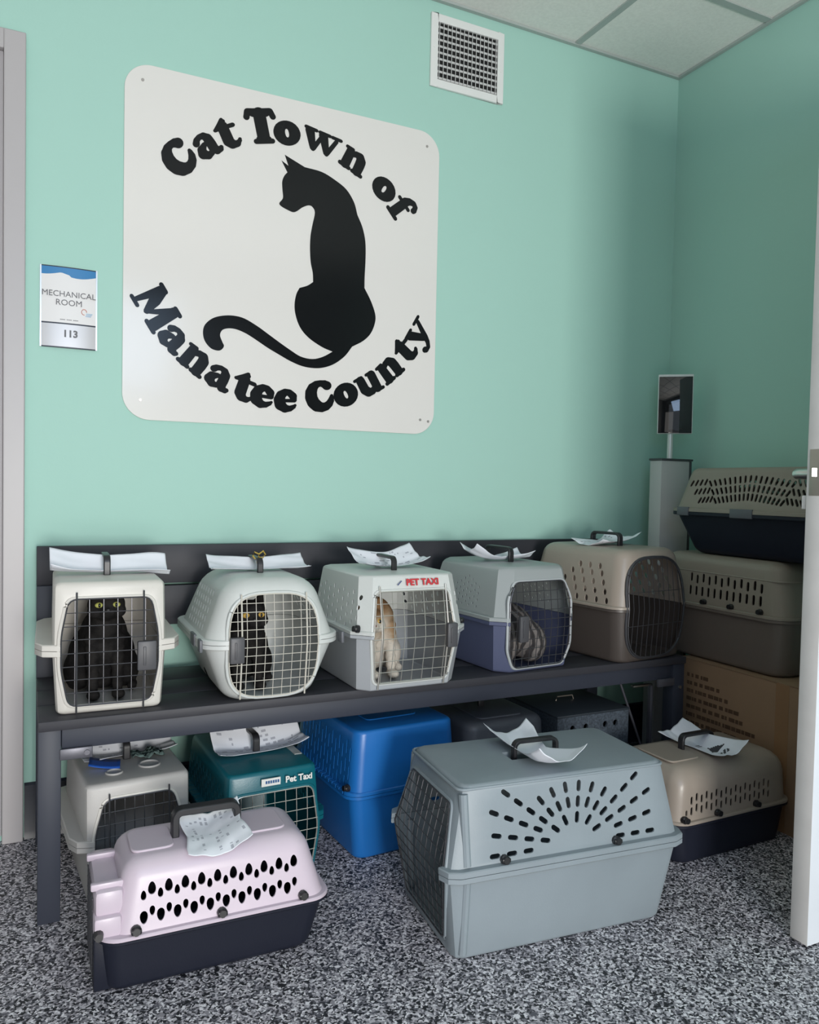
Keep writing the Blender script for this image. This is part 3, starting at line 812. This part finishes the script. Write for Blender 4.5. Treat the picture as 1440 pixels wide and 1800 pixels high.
bm = bmesh.new(); box(bm, (-.036, -.2140, .254), (.012, -.2115, .272)); finish('label_plate', bm, M_WIRE_W, C7)
bm = bmesh.new()
for k in range(6): box(bm, (-.026 + k * .006, -.2146, .260), (-.0215 + k * .006, -.2138, .267))
finish('label_print', bm, mat('label_ink', (.03, .10, .25), .5), C7)
bm = bmesh.new(); box(bm, (.085, -.115, .285), (.105, -.045, .2865)); finish('label_plate', bm, P_LGREY, C7)
sl = []
for i in range(15):
    for j in range(3): sl.append((-.175 + i * .0225, .185 + j * .047 + (i % 2) * .016, .038, .0068, 90))
C8, *_ = carrier('bright blue plastic carrier under the middle of the bench', .915, -.290, 4.0, 0, .430, .350, .345, .178,
    P_BLUE, P_BLUE, seg=4, lip=.012, kt=.86, kb=.80, ft=.008, fb=.020, bt=.02, rnd_t=.010, rnd_b=.008, rc=.030, th=.010, slots=sl, handle=(.10, .03), grip=.009,
    panels=((0, 0, .16, .24, .002),), knobs=((-.18, -1),))
sl = []
for i in range(16):
    for j in range(3): sl.append((-.17 + i * .022, .155 + j * .035 + (i % 2) * .010, .026, .0055, 90))
C9, *_ = carrier('slate grey carrier under the bench between the blue carrier and the speckled box', 1.262, -.275, 1.0, 0, .420, .300, .315, .140,
    P_DGREY, P_DGREY, seg=6, lip=.008, kt=.90, kb=.86, ft=.010, rnd_t=.022, rc=.040, th=.008, slots=sl, handle=(.09, .028), grip=.010,
    panels=((0, -.05, .15, .22, .003),))

# --- on the floor in front
sl = []
cz, cy_ = .203, .012
for i in range(14):
    a = 180 * i / 13
    lim = 4
    for j in range(6):
        if j == 0 and i % 2: continue
        rr = .070 + j * .0365
        if 25 < a < 155: rr = .058 + j * .0355
        yy = cy_ + rr * 1.10 * math.cos(R(a)); zz = cz + .012 + rr * .92 * math.sin(R(a))
        if abs(yy - cy_) > .225 or zz > .338 or abs(yy) > .242 - (zz - .2) * .28: continue
        if a in (0, 180) and j < 1: continue
        sl.append((yy, zz, .0250, .0105, math.degrees(math.atan2(math.sin(R(a)) * .92, math.cos(R(a)) * 1.1))))
F2c, *_ = carrier('big mid grey carrier in front on the floor with a fan of side slots', 1.092, -.850, -94.7, 0, .612, .362, .362, .188,
    P_GREY, P_GREY, seg=2, lip=.014, kt=.76, kb=.84, ft=.040, fb=.024, bt=.03, bb=.038, rnd_t=.010, rnd_b=.008, rc=.022, th=.013, flip=.012, slots=sl,
    door=dict(pts=oct_door(.110, .146, .030, .318, sh=.02), r=.012), nx=11, nz=12, wire=M_WIRE_D, rods=False,
    knobs=((-.165, 1), (.115, 1)), handle=(.112, .052), grip=.009, hy=.0, pit=(0, 0, .052, .150), ribs=((-.250, .010, .203, .345), (-.250, .010, .012, .172)))
bm = bmesh.new()
tube(bm, [(p[0], p[1], p[2]) for p in ring_pts(.354, .1375, -.2610, .2640, .018, 3)], .0032, 8, True)
finish('top_rim', bm, P_GREY, F2c)
# pink carrier
sl = []
for i in range(10):
    yy = -.150 + i * .0320
    sl.append((yy, .178, .018, .0105, 90, False, .18)); sl.append((yy + .016, .189, .024, .0150, 90, False, .18))
    sl.append((yy, .138, .024, .0150, 90, False, -.18)); sl.append((yy + .016, .148, .018, .0105, 90, False, -.18))
F1c, *_ = carrier('pale lilac carrier with black tray on the floor in front of the bench', .366, -.690, -90.5, 0, .470, .262, .240, .106,
    P_PINK, P_NAVY, seg=8, lip=.010, kt=.72, kb=.86, ft=.026, fb=.008, bt=.040, bb=.030, rnd_t=.032, rnd_b=.014, rc=.036, th=.007, flip=.026, flipb=.006, slots=sl,
    knobs=((-.165, 1), (.0, 1), (.170, 1)), handle=(.130, .052), grip=.014, hbar=.0075, hy=-.01, panels=((0, -.125, .105, .085, .0035), (0, .105, .105, .095, .0035)))
bm = bmesh.new()
box(bm, (-.112, -.2400, .1065), (.112, -.190, .150), .006); box(bm, (-.100, -.2385, .145), (.100, -.185, .196), .010)
finish('door_surround', bm, P_PINK, F1c)
for xx in (-.055, .078): bx('hinge_rail', (xx - .007, -.2450, .192), (xx + .007, -.185, .206), P_PINK, F1c, .003)
bx('tray_lip', (-.100, -.2400, .002), (.100, -.200, .1030), P_NAVY, F1c, .004)
bm = bmesh.new(); tube(bm, [(.108, -.232, .121), (.119, -.232, .121), (.127, -.232, .122)], [.0100, .0085, .0075], 10); finish('fastening_knob', bm, M_KNOB, F1c)
bm = bmesh.new()
for k in range(9): tube(bm, [(-.072 + k * .018, -.2408, .022), (-.072 + k * .018, -.2408, .175)], .0012, 5)
for k in range(8): tube(bm, [(-.076, -.2410, .02 + k * .022), (.076, -.2410, .02 + k * .022)], .0012, 5)
finish('wire_door', bm, M_WIRE_D, F1c)
sl = []
for i in range(17):
    yy = -.168 + i * .0185
    sl.append((yy, .143 + (i % 2) * .007, .022, .0085, 88)); sl.append((yy, .171 + (i % 2) * .007, .022, .0085, 88))
sl.append((-.186, .140, .016, .0065, 88))
D6c, *_ = carrier('taupe carrier with navy tray on the floor before the cardboard box', 1.758, -.727, -89, 0, .458, .280, .255, .110,
    P_TAN, P_NAVY, seg=7, lip=.010, kt=.90, kb=.88, ft=.012, bt=.012, fb=.02, bb=.02, rnd_t=.055, rnd_b=.01, rc=.040, th=.008, slots=sl,
    knobs=((-.195, 1), (-.075, 1), (.075, 1)), handle=(.115, .042), grip=.010, hy=-.02, panels=((0, -.13, .14, .11, .003),))

# --- stack by the right wall
bb_ = empty('cardboard_box', (2.137, -.665, 0))
tag(bb_, 'brown cardboard box with printed lines standing under the stacked carriers by the wall', 'box')
M_CARD = mat('brown_cardboard', (.30, .19, .115), .8, bump=.15, bscale=120, vary=.07)
bm = bmesh.new(); box(bm, (-.147, -.255, 0), (.147, .255, .432), .002); finish('box_body', bm, M_CARD, bb_)
bm = bmesh.new(); box(bm, (-.148, -.254, .4325), (-.0015, .254, .4350)); box(bm, (.0015, -.254, .4325), (.148, .254, .4350)); finish('flap', bm, M_CARD, bb_)
bm = bmesh.new(); box(bm, (-.1478, -.165, .001), (-.1472, -.120, .4325)); finish('packing_tape', bm, mat('packing_tape', (.33, .19, .10), .3), bb_)
bm = bmesh.new()
rnd = random.Random(3)
for r_ in range(8):
    yy = .225; zz = .375 - r_ * .026
    end = yy - (.09 + .035 * r_ if r_ < 6 else .2)
    while yy > end:
        wd = rnd.uniform(.006, .022)
        box(bm, (-.1480, yy - wd, zz), (-.1473, yy, zz + .012)); yy -= wd + rnd.choice((.003, .003, .009))
finish('printed_lines', bm, mat('box_ink', (.10, .055, .03), .8), bb_)

sl = []
for i in range(12):
    yy = -.185 + i * .0255
    sl.append((yy, .224, .032, .0105, 88)); sl.append((yy, .262 + (.006 if i % 2 else 0), .030, .0105, 88))
R2c, *_ = carrier('dull taupe carrier resting on the cardboard box, underneath the navy-bottomed carrier', 2.137, -.520, 0, .436, .555, .290, .345, .175,
    P_TAUPE2, P_TAUPE3, seg=7, lip=.010, kt=.82, kb=.82, ft=.030, fb=.02, bt=.03, rnd_t=.030, rnd_b=.014, rc=.050, th=.010, slots=sl,
    knobs=((-.19, -1), (-.08, -1), (.03, -1)), handle=None)
bm = bmesh.new()
bd = lambda zz: ring_pts(zz, .5 * .290 - .0125, -.2600, .2600, .050, 7)
tube(bm, [(p[0], p[1], p[2]) for p in ring_pts(.288, .1235, -.2605, .2540, .045, 7)], .0025, 6, True)
finish('ridge', bm, P_TAUPE2, R2c)
sl = []
for j in range(3):
    n = 25
    for i in range(n):
        t = (i - (n - 1) / 2) / ((n - 1) / 2)
        yy = -.01 + t * (.235 - .022 * (2 - j)); zz = .192 + j * .028 - (abs(t) ** 1.3) * .026 * (1 if abs(t) < .75 else .6)
        sl.append((yy, zz, .0245, .0090, 90 - t * 55 if abs(t) < .7 else 90 + t * 30))
R1c, *_ = carrier('topmost of the stacked carriers by the right wall, taupe lid over navy black tray', 2.142, -.625, 0, .783, .620, .290, .285, .138,
    P_TAUPE2, P_NAVY, seg=6, lip=.012, kt=.74, kb=.72, ft=.035, fb=.07, bt=.045, bb=.07, rnd_t=.018, rnd_b=.02, rc=.040, th=.012, slots=sl,
    clips=((.235, -1, .05), (-.005, -1, .085)), handle=None)

# ------------------------------------------------------------------ speckled box under the bench
sb = empty('carry_box', (1.578, -.262, 0))
tag(sb, 'slate speckled flat-topped box with round holes under the bench', 'box')
M_SPK = mat('speckled_slate', (.060, .075, .095), .5, vary=.5, vscale=160)
M_SPKT = mat('slate_lid', (.028, .036, .046), .5)
bm = bmesh.new()
for (a, b) in (((-.137, -.200, .002), (-.129, .200, .298)), ((.129, -.200, .002), (.137, .200, .298)), ((-.129, .192, .002), (.129, .200, .298)), ((-.129, -.192, .002), (.129, .192, .010))): box(bm, a, b)
finish('box_body', bm, M_SPK, sb)
bm = bmesh.new(); box(bm, (-.137, -.208, .002), (.137, -.2005, .298)); bmesh.ops.recalc_face_normals(bm, faces=bm.faces)
fp = finish('front_panel', bm, M_SPK, sb)
cb = bmesh.new()
for xx in (-.08, -.03, .045, .085): prism(cb, [(xx + .009 * math.cos(2 * PI * k / 16), .262 + .010 * math.sin(2 * PI * k / 16)) for k in range(16)], 1, -.23, -.19)
cut(fp, cb)
bm = bmesh.new(); box(bm, (-.139, -.210, .2985), (.139, .202, .305), .0015); finish('lid', bm, M_SPKT, sb)
bm = bmesh.new(); tube(bm, [(-.035, -.06, .305), (-.03, -.06, .318), (.03, -.06, .318), (.035, -.06, .305)], .0022, 6); finish('handle', bm, M_BRASSY, sb)

# ------------------------------------------------------------------ kiosk
kk = empty('kiosk_stand', (2.165, -.155, 0))
tag(kk, 'light grey pedestal kiosk with a tall black touch screen in the room corner', 'kiosk')
M_KG = mat('kiosk_grey', (.50, .50, .49), .4); M_KD = mat('kiosk_side', (.06, .065, .07), .4)
bx('base_plate', (-.11, -.11, 0), (.11, .11, .012), M_KD, kk, .003)
bx('pedestal', (-.074, -.03, .0125), (.062, .03, 1.100), M_KG, kk, .002)
bx('side_trim', (.0625, -.03, .0125), (.074, .03, 1.100), M_KD, kk, .001)
bx('cap', (-.077, -.033, 1.1005), (.077, .033, 1.108), M_KD, kk, .001)
bm = bmesh.new(); tube(bm, [(-.008, 0, 1.108), (-.008, 0, 1.20), (-.002, .004, 1.27)], .0105, 16); finish('pole', bm, mat('pole_satin', (.70, .72, .70), .3, metal=.3), kk)
sc = Matrix.Translation((0, -.012, 1.308)) @ Matrix.Rotation(R(-41), 4, 'Z') @ Matrix.Rotation(R(-2), 4, 'X')
bx('screen_body', (-.062, -.008, -.108), (.062, .008, .112), mat('kiosk_white', (.72, .74, .73), .35), kk, .003, rot=sc)
bx('touch_screen', (-.059, -.0105, -.106), (.059, -.0082, .103), mat('black_glass', (.008, .009, .011), .04, spec=.8), kk, .0008, rot=sc)

# ------------------------------------------------------------------ papers held by the handles
def paper(label, root, w, l, fn, z0, marks=0, x=0, y=0, rot=0, tri=False, seed=1):
    """sheet pushed through a carrier handle; fn(u,v)->(dx,dy,dz) with u across, v along"""
    bm = bmesh.new(); nu, nv = 56, 24; V = []
    rr = random.Random(seed); ph = [rr.uniform(0, 6) for _ in range(4)]
    for i in range(nu + 1):
        u = -1 + 2 * i / nu; row = []
        for j in range(nv + 1):
            v = -1 + 2 * j / nv
            dx, dy, dz = fn(u, v)
            dz += .0016 * math.sin(7 * u + ph[0] + 3 * v) * abs(u) + .0012 * math.sin(11 * v + 5 * u + ph[1]) * abs(u)
            row.append(bm.verts.new((u * w / 2 + dx, v * l / 2 + dy, dz)))
        V.append(row)
    ink = set()
    if marks:
        for j in range(2, nv - 1, 2):
            i = 4
            while i < nu - 4:
                ln = rr.randint(1, 4)
                if rr.random() < marks:
                    for k in range(ln): ink.add((min(i + k, nu - 1), j))
                i += ln + rr.randint(1, 2)
    for i in range(nu):
        for j in range(nv):
            f = bm.faces.new((V[i][j], V[i + 1][j], V[i + 1][j + 1], V[i][j + 1]))
            if (i, j) in ink: f.material_index = 1
            if tri and ((33 <= i <= 41 and abs(j - 12) <= (i - 33) * .8) or (45 <= i <= 48 and 8 <= j <= 15 and (i + j) % 3) or (i in (26, 28) and 6 <= j <= 11)): f.material_index = 2
    bmesh.ops.recalc_face_normals(bm, faces=bm.faces)
    mats = [M_PAPER, mat('faint_print', (.45, .46, .52), .8), mat('dark_print', (.05, .05, .055), .7)]
    o = finish('paper_sheet', bm, mats, None, 0)
    o.data.shade_smooth()
    md = o.modifiers.new('s', 'SOLIDIFY'); md.thickness = .0007; md.offset = 0
    o.location = root.matrix_world @ Vector((x, y, z0)) if False else (Matrix.Translation(root.location) @ Matrix.Rotation(root.rotation_euler.z, 4, 'Z')) @ Vector((x, y, z0))
    o.rotation_euler = (0, 0, root.rotation_euler.z + R(rot))
    tag(o, label, 'paper', 'papers under the carrier handles')
    return o
def roll(pinch, curlL, curlR, cup, fold=0., lean=0.):
    def f(u, v):
        a = abs(u); k = pinch + (1 - pinch) * min(1, a * 1.4) ** 1.2
        dy = v * (k - 1) * .5 * .0
        z = (curlL if u < 0 else curlR) * a ** 2.2
        z += cup * (v * v) * (.45 + .55 * a) + fold * (1 if v > 0 else 0) * v
        return (0, -v * (1 - k) * .045, z + lean * v * a)
    return f
PZ = .004
paper('curled paper on the cream carrier at the left end of the bench', C1, .275, .085, roll(.6, .012, -.008, .014, .034), .300 + PZ, 0, x=.01, y=-.03, rot=2, seed=2)
paper('folded paper pushed under the handle of the rounded light grey carrier', C2, .26, .10, roll(.5, .006, .006, .006, .026), .300 + PZ, 0, x=.01, y=.0, seed=3)
paper('white paper with dark print on the carrier with red lettering', C3, .215, .11, roll(.5, .014, .022, .006, .034), .300 + PZ, .35, x=.02, y=.02, rot=8, seed=4)
paper('rolled paper on the silver grey and slate blue carrier', C4, .215, .10, roll(.4, .030, .006, .024), .306 + PZ, 0, x=-.02, y=-.02, rot=-4, seed=5)
paper('white paper under the handle of the pearl taupe carrier with brown tray', C5, .21, .13, roll(.45, -.001, .022, .018), .350 + PZ, .15, x=.0, y=.0, rot=6, seed=6)
paper('paper on the cream carrier below the bench, next to the bench leg', C6, .23, .11, roll(.5, .006, .010, .004, .034), .282 + PZ, .2, x=.01, y=.02, rot=3, seed=7)
paper('white printed paper held by the handle of the dark teal carrier', C7, .24, .12, roll(.7, .010, .022, .006, .058), .285 + PZ, .4, x=.015, y=-.03, rot=2, seed=8)
paper('curled sheet through the handle of the big mid grey carrier', F2c, .27, .12, roll(.5, .010, .030, .034), .362 + PZ, .0, x=.02, y=-.02, rot=0, seed=9)
paper('creased printed sheet on top of the pale lilac carrier', F1c, .145, .13, roll(.8, .016, -.012, .010, .020), .240 + PZ, .25, x=.035, y=.0, rot=0, seed=10)
pD6 = paper('white sheet with a dark triangle print on the taupe and navy floor carrier', D6c, .24, .10, roll(.6, .012, .014, .004, .030), .255 + PZ, 0, x=.01, y=-.01, rot=0, tri=True, seed=11)

# small things lying by the handles
def on_carrier(root, x, y, z, rot=0):
    m = Matrix.Translation(root.location) @ Matrix.Rotation(root.rotation_euler.z, 4, 'Z')
    p = m @ Vector((x, y, z)); return p, root.rotation_euler.z + R(rot)
bm = bmesh.new(); N_ = 8; V_ = []
for i in range(N_ + 1):
    u = i / N_; V_.append([bm.verts.new((-.036 + .072 * u, y_, .012 * (1 - u) ** 2 + .004 * abs(y_) * 20)) for y_ in (-.034, -.012, .012, .030)])
for A_, B_ in zip(V_, V_[1:]):
    for k in range(3): bm.faces.new((A_[k], B_[k], B_[k + 1], A_[k + 1]))
o = finish('folded_card', bm, M_BLUEINK); md = o.modifiers.new('s', 'SOLIDIFY'); md.thickness = .0012; md.offset = 1
o.location, rz = on_carrier(C6, -.058, -.062, .2835); o.rotation_euler = (0, 0, rz - .2)
tag(o, 'bright blue folded card lying on the cream carrier below the bench', 'card')
bm = bmesh.new(); rr_ = random.Random(5); V_ = []
for i in range(13):
    V_.append([bm.verts.new((-.040 + .080 * i / 12, -.024 + .048 * j / 8, .008 + .008 * math.sin(i * 1.3 + j) * math.cos(j * .9 + i * .4) + rr_.uniform(0, .003))) for j in range(9)])
for A_, B_ in zip(V_, V_[1:]):
    for k in range(8): bm.faces.new((A_[k], B_[k], B_[k + 1], A_[k + 1]))
o = finish('crumpled_cloth', bm, mat('sage_green_cloth', (.10, .15, .14), .85, vary=.4, vscale=70)); md = o.modifiers.new('s', 'SOLIDIFY'); md.thickness = .002; md.offset = 1
o.location, rz = on_carrier(C6, .048, -.040, .283); o.rotation_euler = (0, 0, rz)
tag(o, 'small crumpled sage green cloth lying on the cream carrier below the bench', 'cloth')
bm = bmesh.new()
tube(bm, [(-.010, 0, 0), (-.016, 0, .008), (-.012, 0, .018), (0, 0, .012), (.012, .002, .020), (.018, .002, .010), (.010, 0, .002), (0, 0, .004)], .0022, 6)
tube(bm, [(0, 0, .008), (-.006, -.004, -.006), (-.004, -.004, -.016)], .0018, 6)
o = finish('ribbon', bm, mat('mustard_ribbon', (.42, .30, .05), .6))
o.location, rz = on_carrier(C2, 0, -.040, .335); o.rotation_euler = (0, 0, rz)
tag(o, 'mustard yellow ribbon tied to the handle of the rounded light grey carrier', 'ribbon')

# ------------------------------------------------------------------ cats
def ellipsoid(bm, c, r, rot=None):
    m = Matrix.Translation(c) @ (rot if rot else Matrix.Identity(4)) @ Matrix.Diagonal((*r, 1))
    bmesh.ops.create_icosphere(bm, subdivisions=3, radius=1, matrix=m)
def cone(bm, c, r, h, rot):
    bmesh.ops.create_cone(bm, cap_ends=True, segments=12, radius1=r, radius2=r * .12, depth=h, matrix=Matrix.Translation(c) @ rot)
def cat(label, loc, yaw, fur, eye, hz, hy=-.02, crouch=False, white=None, look=0, s=1.0, hx=0):
    root = empty('cat', loc, R(yaw))
    tag(root, label, 'cat', 'cats inside the carriers')
    bm = bmesh.new()
    hc = Vector((hx, hy, hz))
    if crouch:
        ellipsoid(bm, (0, .13, .085), (.082, .125, .082)); ellipsoid(bm, (0, .03, .085), (.062, .07, .075))
        ellipsoid(bm, (.045, .20, .06), (.045, .07, .06)); ellipsoid(bm, (-.045, .20, .06), (.045, .07, .06))
    else:
        ellipsoid(bm, (0, .10, .085), (.080, .085, .085)); ellipsoid(bm, (0, .055, .13), (.058, .058, .085))
        ellipsoid(bm, (.055, .10, .05), (.035, .065, .05)); ellipsoid(bm, (-.055, .10, .05), (.035, .065, .05))
    neck = (hc + Vector((0, .06, .10))) / 2
    ellipsoid(bm, ((hc.x) * .6, (hy + .05) * .8, (hz + .10) * .53), (.04, .045, .055))
    for sx in (-1, 1):
        zt = .14
        for k in range(7):
            t = k / 6; ellipsoid(bm, (sx * .028, -.005 + .02 * t, .012 + (zt - .012) * t), (.013 + .006 * t, .014 + .008 * t, .016))
        ellipsoid(bm, (sx * .028, -.022, .012), (.016, .024, .012))
    for k in range(14):
        a = R(200 - 14 * k); ellipsoid(bm, (.070 * math.cos(a) * -1, .13 + .09 * math.sin(a) - .06, .014), (.012, .012, .012))
    ellipsoid(bm, hc, (.043, .042, .038)); ellipsoid(bm, hc + Vector((0, -.033, -.012)), (.019, .018, .015))
    ellipsoid(bm, hc + Vector((.024, -.012, -.013)), (.020, .022, .018)); ellipsoid(bm, hc + Vector((-.024, -.012, -.013)), (.020, .022, .018))
    for sx in (-1, 1):
        cone(bm, hc + Vector((sx * .027, .004, .044)), .018, .044, Matrix.Rotation(R(sx * 14), 4, 'Y') @ Matrix.Diagonal((1, .55, 1, 1)))
    me = bpy.data.meshes.new('body'); bm.to_mesh(me); bm.free()
    b = new_obj('body', me, fur, root)
    md = b.modifiers.new('r', 'REMESH'); md.mode = 'VOXEL'; md.voxel_size = .0035
    m2 = b.modifiers.new('s', 'SMOOTH'); m2.factor = .6; m2.iterations = 4
    bpy.context.view_layer.update(); eval_replace(b); b.data.shade_smooth()
    for sx in (-1, 1):
        bm = bmesh.new(); ec = hc + Vector((sx * .0185, -.0345, .004)); ellipsoid(bm, ec, (.0100, .0075, .0068)); e = finish('eye', bm, eye, root, 60)
        bm = bmesh.new(); ellipsoid(bm, ec + Vector((0, -.0063, 0)), (.0030, .0020, .0050)); finish('pupil', bm, M_BLACK, e, 60)
    bm = bmesh.new(); ellipsoid(bm, hc + Vector((0, -.0505, -.006)), (.0055, .0035, .0040)); finish('nose', bm, mat('nose_' + fur.name, (.25, .10, .09) if 'black' not in fur.name else (.02, .018, .018), .5), root, 60)
    root.scale = (s, s, s)
    return root
FUR_BLACK = fur_mat('black_fur', (.010, .009, .009), (.020, .018, .017), 30)
FUR_CALICO = fur_mat('tabby_white_fur', (.62, .56, .48), (.24, .13, .06), 9, third=(.36, .24, .14))
FUR_TABBY = fur_mat('grey_tabby_fur', (.055, .05, .05), (.20, .18, .17), 14, True)
E_YEL = mat('yellow_green_eye', (.50, .50, .14), .15)
E_ORA = mat('orange_eye', (.58, .36, .08), .15)
cat('black cat with pale yellow eyes inside the cream carrier at the bench end', (.178, -.36, ZS + .008), 0, FUR_BLACK, E_YEL, .228)
cat('black cat with orange eyes inside the rounded light grey carrier', (.515, -.40, ZS + .008), 0, FUR_BLACK, E_ORA, .192)
cat('orange, brown and white cat in the left of the carrier with red lettering', (.882, -.415, ZS + .008), -4, FUR_CALICO, E_ORA, .160, hx=-.045)
cat('grey tabby cat lying inside the silver grey and slate blue carrier', (1.345, -.185, ZS + .008), 176, FUR_TABBY, E_YEL, .130, crouch=True, hx=.02, s=1.05)
